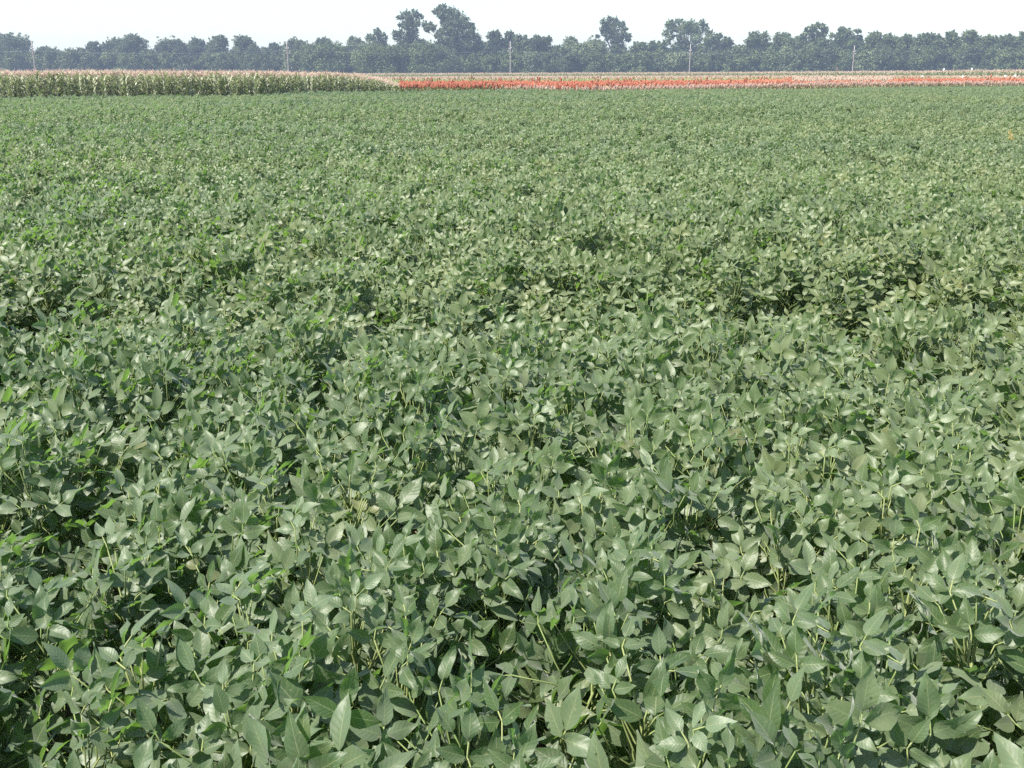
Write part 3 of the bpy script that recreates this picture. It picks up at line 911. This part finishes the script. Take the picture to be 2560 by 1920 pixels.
FILL = 'leafy tree standing in the closed middle of the far tree line'
T = [
    # label, px, top, width, distance, tone, kwargs
    ('wide airy tree at the left end of the tree line, left of the first pole', 40, 92, 100, 420, 'dark', dict(bare=.35, dense=.8)),
    ('low dark bush tree just right of the leftmost pole', 125, 125, 74, 415, 'dark', {}),
    ('pale yellowish-green treetop showing behind the low dark bush by the leftmost pole', 118, 120, 56, 455, 'pale', {}),
    ('low pale green tree between the leftmost bush and the spiky tree', 177, 126, 44, 430, 'pale', {}),
    ('small dark tree to the left of the spiky-topped tree', 212, 122, 46, 425, 'mid', {}),
    ('small spiky-topped tree left of the dark two-humped pair', 243, 105, 40, 420, 'dark', dict(bare=.4)),
    ('left tree of the dark two-humped pair in the left part of the tree line', 292, 97, 62, 425, 'dark', {}),
    ('right and taller tree of the dark two-humped pair in the left tree line', 343, 89, 78, 415, 'dark', {}),
    ('low rounded green bush in front of the dark two-humped pair', 275, 145, 56, 405, 'mid', {}),
    ('broad loose-crowned tree with sky holes right of the dark two-humped pair', 440, 98, 92, 430, 'dark', dict(dense=.8)),
    ('slim open-topped tree between the broad loose tree and the dark twin crowns', 500, 96, 46, 428, 'dark', dict(bare=.35, dense=.8)),
    ('dark round-headed tree, left one of the twin crowns before the second pole', 552, 90, 62, 415, 'dark', {}),
    ('dark round-headed tree, right one of the twin crowns before the second pole', 618, 91, 66, 418, 'dark', {}),
    ('low green bush at the foot of the twin dark crowns', 560, 135, 80, 400, 'mid', {}),
    ('small rounded tree between the twin crowns and the second pole', 687, 109, 44, 425, 'dark', {}),
    ('dark tree whose top stands right behind the second pole', 745, 99, 66, 420, 'dark', {}),
    ('dark tree peeping over the broad green bushy tree right of the second pole', 808, 98, 66, 430, 'dark', {}),
    ('broad green bushy tree right of the second pole, rounded to the ground', 812, 110, 110, 380, 'mid', {}),
    ('pale grey-green treetop behind the broad green bushy tree', 888, 94, 62, 430, 'pale', {}),
    ('dark upright tree leaning left, left of the tall airy tree', 945, 72, 58, 410, 'dark',
     dict(boughs=[(0, 84, 11), (-16, 94, 10), (14, 96, 11), (-4, 104, 13), (-22, 100, 7), (8, 118, 15), (14, 135, 16), (0, 150, 18)])),
    ('tall airy tree with see-through clustered crown, left of the tallest tree', 1028, 25, 84, 405, 'dark',
     dict(dense=.85, boughs=[(-4, 46, 9), (4, 62, 9), (-14, 68, 8), (-2, 82, 10), (-14, 37, 11), (8, 34, 9), (22, 42, 9), (-28, 45, 8), (-18, 55, 9), (2, 52, 9), (18, 60, 9), (-4, 70, 9), (-30, 62, 5), (10, 80, 9),
                   (-40, 85, 10), (-24, 82, 8), (-10, 92, 11), (8, 98, 12), (-30, 98, 12), (20, 110, 13), (-14, 112, 15), (0, 132, 18), (-24, 138, 18), (20, 138, 16)])),
    ('tallest tree of the tree line, its heavy crown sloping down to the right', 1135, 14, 150, 400, 'dark',
     dict(dense=1.1, boughs=[(-47, 28, 9), (-36, 20, 8), (-24, 24, 10), (-10, 26, 10), (-34, 38, 9), (-16, 40, 14), (4, 36, 13), (18, 46, 14), (-22, 56, 15), (0, 58, 18), (26, 62, 16),
                   (42, 66, 10), (46, 78, 9), (-74, 62, 8), (-60, 66, 9), (-48, 72, 8), (-66, 76, 7), (-36, 82, 10), (-50, 88, 6), (-14, 78, 17), (14, 84, 20), (38, 90, 16), (56, 96, 14), (-26, 104, 16),
                   (0, 108, 20), (28, 114, 20), (60, 116, 16), (-30, 128, 18), (0, 140, 22), (34, 144, 20), (-44, 118, 9), (62, 140, 18)])),
    ('broad green bushy tree at the foot of the tall airy tree', 960, 116, 130, 375, 'mid', {}),
    ('green bushy tree at the foot of the tallest tree', 1070, 112, 110, 378, 'mid', {}),
    ('slim tufted tree right below the slope of the tallest tree', 1236, 78, 38, 405, 'dark', dict(bare=.3, dense=.8)),
    ('round-topped slim tree behind the third pole', 1275, 80, 44, 405, 'dark', dict(bare=.25)),
    ('dark tree, left one of the flat-topped trio right of the third pole', 1300, 89, 52, 400, 'dark', {}),
    ('dark tree, middle one of the flat-topped trio right of the third pole', 1336, 91, 48, 398, 'dark', {}),
    ('dark tree, right one of the flat-topped trio right of the third pole', 1362, 92, 44, 402, 'dark', {}),
    ('low green tree in the dip right of the flat-topped trio', 1402, 117, 46, 385, 'mid', {}),
    ('thin pale-topped tree left of the lone tall oval tree', 1428, 94, 40, 420, 'pale', dict(dense=.7, bare=.4)),
    ('broad pale green bushy tree left of the lone tall oval tree', 1475, 106, 90, 390, 'pale', {}),
    ('dark treetop just left of the stem of the lone tall oval tree', 1488, 101, 56, 425, 'mid', {}),
    ('lone tall oval tree with see-through crown above the middle of the tree line', 1530, 38, 80, 412, 'dark',
     dict(dense=.85, boughs=[(2, 60, 9), (-8, 76, 10), (14, 92, 9), (-4, 48, 8), (-22, 55, 9), (12, 54, 10), (28, 60, 7), (-10, 66, 10), (10, 70, 11), (30, 72, 8), (-26, 74, 8), (-18, 84, 9), (4, 84, 11), (24, 88, 11), (38, 90, 8),
                   (-34, 90, 6), (40, 100, 8), (8, 100, 11), (-14, 98, 7), (22, 108, 12), (6, 120, 12), (10, 140, 14)])),
    ('low grey-green tree right of the lone tall oval tree', 1600, 107, 70, 392, 'mid', {}),
    ('low rounded tree just left of the big domed tree behind the fourth pole', 1640, 105, 52, 388, 'mid', {}),
    ('big domed tree behind the fourth pole', 1718, 41, 130, 410, 'mid',
     dict(dense=.9, boughs=[(2, 68, 12), (-24, 70, 10), (28, 72, 11), (-13, 50, 8), (-48, 60, 10), (-30, 58, 9), (-6, 62, 11), (18, 60, 11), (38, 58, 9), (50, 66, 9), (-38, 74, 11), (-14, 76, 14), (12, 78, 15), (38, 78, 13), (54, 84, 10),
                   (-52, 84, 8), (-40, 92, 10), (-8, 96, 15), (18, 98, 15), (46, 98, 13), (-48, 106, 10), (-26, 116, 14), (6, 122, 17), (36, 120, 16), (58, 112, 11), (0, 140, 20), (40, 142, 20), (-38, 140, 18)])),
    ('small tufted tree hugging the right side of the big domed tree', 1790, 84, 30, 400, 'dark', dict(bare=.3, dense=.8)),
    ('dark pointed tree a step right of the big domed tree', 1815, 95, 40, 398, 'dark', {}),
    ('low pale tree in the dip between the big domed tree and the right-hand wood', 1846, 113, 44, 385, 'pale', {}),
    ('loose-topped tree at the left end of the right-hand wood', 1887, 81, 66, 395, 'mid', dict(dense=.85)),
    ('rounded tree second from the left end of the right-hand wood', 1952, 84, 68, 385, 'mid', {}),
    ('tall wide tree standing out of the right-hand wood left of the fifth pole', 2042, 57, 80, 385, 'mid',
     dict(dense=.85, boughs=[(-4, 66, 9), (-20, 72, 9), (12, 68, 9), (24, 76, 8), (-28, 84, 9), (-6, 84, 13), (16, 86, 12), (34, 88, 6), (-38, 94, 8), (-16, 98, 12), (8, 102, 14), (-4, 118, 18), (22, 120, 14), (-24, 120, 14), (0, 142, 20)])),
    ('slim tufted tree just left of the fifth pole', 2093, 68, 30, 388, 'mid', dict(bare=.4, dense=.8)),
    ('pair-topped tree right behind the fifth pole', 2128, 68, 50, 385, 'mid',
     dict(boughs=[(-8, 78, 8), (14, 78, 8), (-14, 90, 9), (6, 92, 11), (18, 94, 8), (0, 110, 15), (-12, 128, 16), (12, 132, 16), (0, 150, 18)])),
    ('flat-topped tree first to the right of the fifth pole', 2174, 81, 50, 378, 'mid', {}),
    ('lower round tree second to the right of the fifth pole', 2210, 86, 44, 375, 'mid', {}),
    ('low-topped tree in the notch of the right-hand wood', 2256, 88, 54, 370, 'mid', {}),
    ('broad dome-topped tree right of the notch in the right-hand wood', 2312, 83, 66, 365, 'mid', {}),
    ('round-headed tree, left one of the two high humps near the right end', 2366, 79, 54, 365, 'mid', {}),
    ('round-headed tree, right one of the two high humps near the right end', 2412, 77, 52, 362, 'mid', {}),
    ('low-topped tree left of the sixth and faintest pole', 2462, 90, 50, 360, 'mid', {}),
    ('flat-topped tree behind the sixth and faintest pole', 2506, 89, 52, 360, 'mid', {}),
    ('taller tree at the right end of the tree line', 2556, 80, 60, 358, 'mid', {}),
]
for s_, (lb, px, tp, w, D, tn, kw) in enumerate(T):
    tree(lb, px, tp, w, D, tn, seed=s_, **kw)
# the shorter trees that close the line in front of and between the named ones
rf = np.random.RandomState(31)
xx = -330.0
j = 0
while xx < 2900:
    D = np.interp(xx, [0, 700, 1300, 2000, 2560], [405, 392, 380, 368, 350]) + rf.uniform(-6, 6)
    right = np.interp(xx, [0, 1800, 2000, 2560], [0, 0, 12, 14])
    tp = rf.uniform(126, 142) - right
    tree('short leafy tree closing the foot of the tree line', xx, tp, rf.uniform(52, 74), D, ('dark', 'mid', 'mid', 'pale')[rf.randint(4)] if xx > 700 else ('dark', 'dark', 'mid')[rf.randint(3)],
         bare=0.0, seed=300 + j, group='short trees along the foot of the tree line', bvar=22)
    xx += rf.uniform(38, 54)
    j += 1
# a darker row behind that closes the gaps
xx = -320.0
while xx < 2900:
    tp = np.interp(xx, [0, 90, 180, 260, 360, 390, 480, 650, 780, 1000, 1280, 1380, 1420, 1640, 1840, 1900, 2560],
                   [132, 130, 130, 116, 116, 128, 112, 118, 114, 106, 100, 120, 114, 114, 116, 95, 93]) + rf.uniform(-2, 5)
    tree(FILL, xx, tp, rf.uniform(54, 70), 440 + rf.uniform(-5, 8) - (40 if xx > 1850 else 0), 'dark' if xx < 1300 else 'mid', bare=0.0, seed=400 + j,
         group='trees in the middle of the far tree line', bvar=24)
    xx += rf.uniform(42, 56)
    j += 1

# ------------------------------------------------------------------ utility poles and wires
POLES = [(90, 104, 255, 'leftmost wooden utility pole, thin and standing clear of the trees'),
         (722, 104, 264, 'wooden utility pole behind the corn, second from the left'),
         (1276, 105, 272, 'bright wooden utility pole with forked brackets right of the tallest tree'),
         (1723, 112, 298, 'bright wooden utility pole in front of the big domed tree'),
         (2130, 115, 318, 'wooden utility pole in front of the right-hand wood, fifth from the left'),
         (2490, 122, 352, 'faint wooden utility pole nearest the right end of the tree line')]
arm_pts = []
for pi_, (px, top, D, lb) in enumerate(POLES):
    p = at(px, 187, D); Hh = at(px, top, D).z
    e = empty('utility_pole', (p.x, p.y, 0), R(4))
    tag(e, lb, 'utility pole', 'utility poles in front of the tree line')
    m = MB(); zs = np.linspace(0, Hh, 6)
    m.tube(np.stack([0 * zs, 0 * zs, zs], 1), np.linspace(.16, .11, 6), 10)
    m.build('pole', M_POLE, e)
    za = Hh - 2.75
    row = []
    for sx in (-1, 1):
        c = MB(); c.tube([(sx * .1, 0, za), (sx * .38, 0, za + .2), (sx * .62, 0, za + .42)], [.06, .05, .045], 6); c.build('bracket', M_POLE, e)
        q = MB(); q.tube([(sx * .62, 0, za + .425), (sx * .62, 0, za + .5), (sx * .62, 0, za + .6), (sx * .62, 0, za + .68)], [.04, .1, .075, .09], 8); q.build('insulator', M_CERAMIC, e)
        row.append(Vector((p.x + sx * .62, p.y, za + .7)))
    for sx, zz_ in ((1, Hh - 1.5), (-1, Hh - 1.62)):
        q = MB(); q.tube([(sx * .13, 0, zz_), (sx * .22, 0, zz_ + .02), (sx * .34, 0, zz_ + .05), (sx * .42, 0, zz_ + .06)], [.04, .1, .08, .09], 8); q.build('insulator', M_CERAMIC, e)
    q = MB(); q.tube([(0, 0, Hh + .003), (0, 0, Hh + .08), (0, 0, Hh + .17), (0, 0, Hh + .24)], [.03, .08, .06, .07], 8); q.build('insulator', M_CERAMIC, e)
    row.append(Vector((p.x, p.y, Hh + .26)))
    arm_pts.append(row)
for w_, lb in enumerate(('power line wire on the left brackets of the poles', 'power line wire on the right brackets of the poles')):
    P = []
    ends = [arm_pts[0][w_] + (arm_pts[0][w_] - arm_pts[1][w_])] + [r_[w_] for r_ in arm_pts] + [arm_pts[-1][w_] + (arm_pts[-1][w_] - arm_pts[-2][w_])]
    for a, b in zip(ends[:-1], ends[1:]):
        for k_ in range(12):
            f = k_ / 12
            q = a.lerp(b, f); q.z -= 4 * .75 * f * (1 - f); P.append(tuple(q))
    P.append(tuple(ends[-1]))
    m = MB(); m.tube(P, .0055, 5)
    tag(m.build('power_line', M_WIRE), lb, 'power line')

# ------------------------------------------------------------------ white bags on stakes in the breeding plots, tall odd stalks
MARK = [(2306, 193, 112, 'small white bag on a stake in the red sorghum, leftmost of four'),
        (2407, 193, 110, 'small white bag with a dark foot in the red sorghum, second of four'),
        (2513, 192, 104, 'white bag on a stake, left one of the pair near the right edge'),
        (2538, 191, 103, 'white bag on a stake, right one of the pair near the right edge'),
        (2360, 174.5, 138, 'dim white bag above the far corn, left one of the two above the tassels'),
        (2430, 173.5, 130, 'bright white bag above the far corn, right one of the two above the tassels')]
for px, py, D, lb in MARK:
    p = at(px, py, D)
    e = empty('white_bag', (p.x, p.y, 0))
    tag(e, lb, 'bag', 'white bags in the far plots')
    m = MB(); m.tube([(0, 0, 0), (0, 0, p.z + .05)], [.012, .012], 5); m.build('stake', M_POLE, e)
    z = p.z
    m = MB()
    zs = np.array([-.16, -.14, -.02, .1, .15]); ww = np.array([.05, .08, .1, .09, .05])
    V, F = [], []
    for zz_, w in zip(zs, ww):
        V += [(-w, -w * .6, z + zz_), (w, -w * .6, z + zz_), (w, w * .6, z + zz_), (-w, w * .6, z + zz_)]
    for i in range(4):
        for k_ in range(4): F.append((i * 4 + k_, i * 4 + (k_ + 1) % 4, (i + 1) * 4 + (k_ + 1) % 4, (i + 1) * 4 + k_))
    F += [(0, 3, 2, 1), (16, 17, 18, 19)]
    m.add(V, F)
    m.build('paper', M_PAPER, e)

for px, py, D, ki, lb in ((2093, 168, 105, 'pale', 'tall pale stalk sticking up out of the orange sorghum below the fifth pole'),
                          (1180, 187, 74, 'brown', 'tall dark sorghum stalk in the left part of the red strip')):
    p = at(px, py, D)
    b, hd = sorghum_plant(990, p.z - .3, .3, .04)
    o = b.build('tall_stalk', M_SORG)
    o.location = (p.x, p.y, 0)
    tag(o, lb, 'sorghum plant')
    c = hd.build('seed_head', M_HEAD[ki], o)

# ------------------------------------------------------------------ haze: the summer air between the camera and the trees
hz = MB()
hz.box((0, (GY0 + GY1) / 2, 15.5), (2 * GX + 60, GY1 - GY0 + 60, 33.0))
haze = hz.build('haze', NT('haze_air').mat, smooth=False)
hm = haze.data.materials[0]
nt = hm.node_tree
pv = nt.nodes.new('ShaderNodeVolumePrincipled')
pv.inputs['Color'].default_value = (0.6, 0.75, 1.0, 1)
pv.inputs['Density'].default_value = 0.00043
pv.inputs['Anisotropy'].default_value = 0.0
mo = nt.nodes.new('ShaderNodeOutputMaterial')
nt.links.new(pv.outputs[0], mo.inputs['Volume'])
haze.display_type = 'WIRE'
tag(haze, 'pale blue summer haze over the fields', 'haze', kind='stuff')
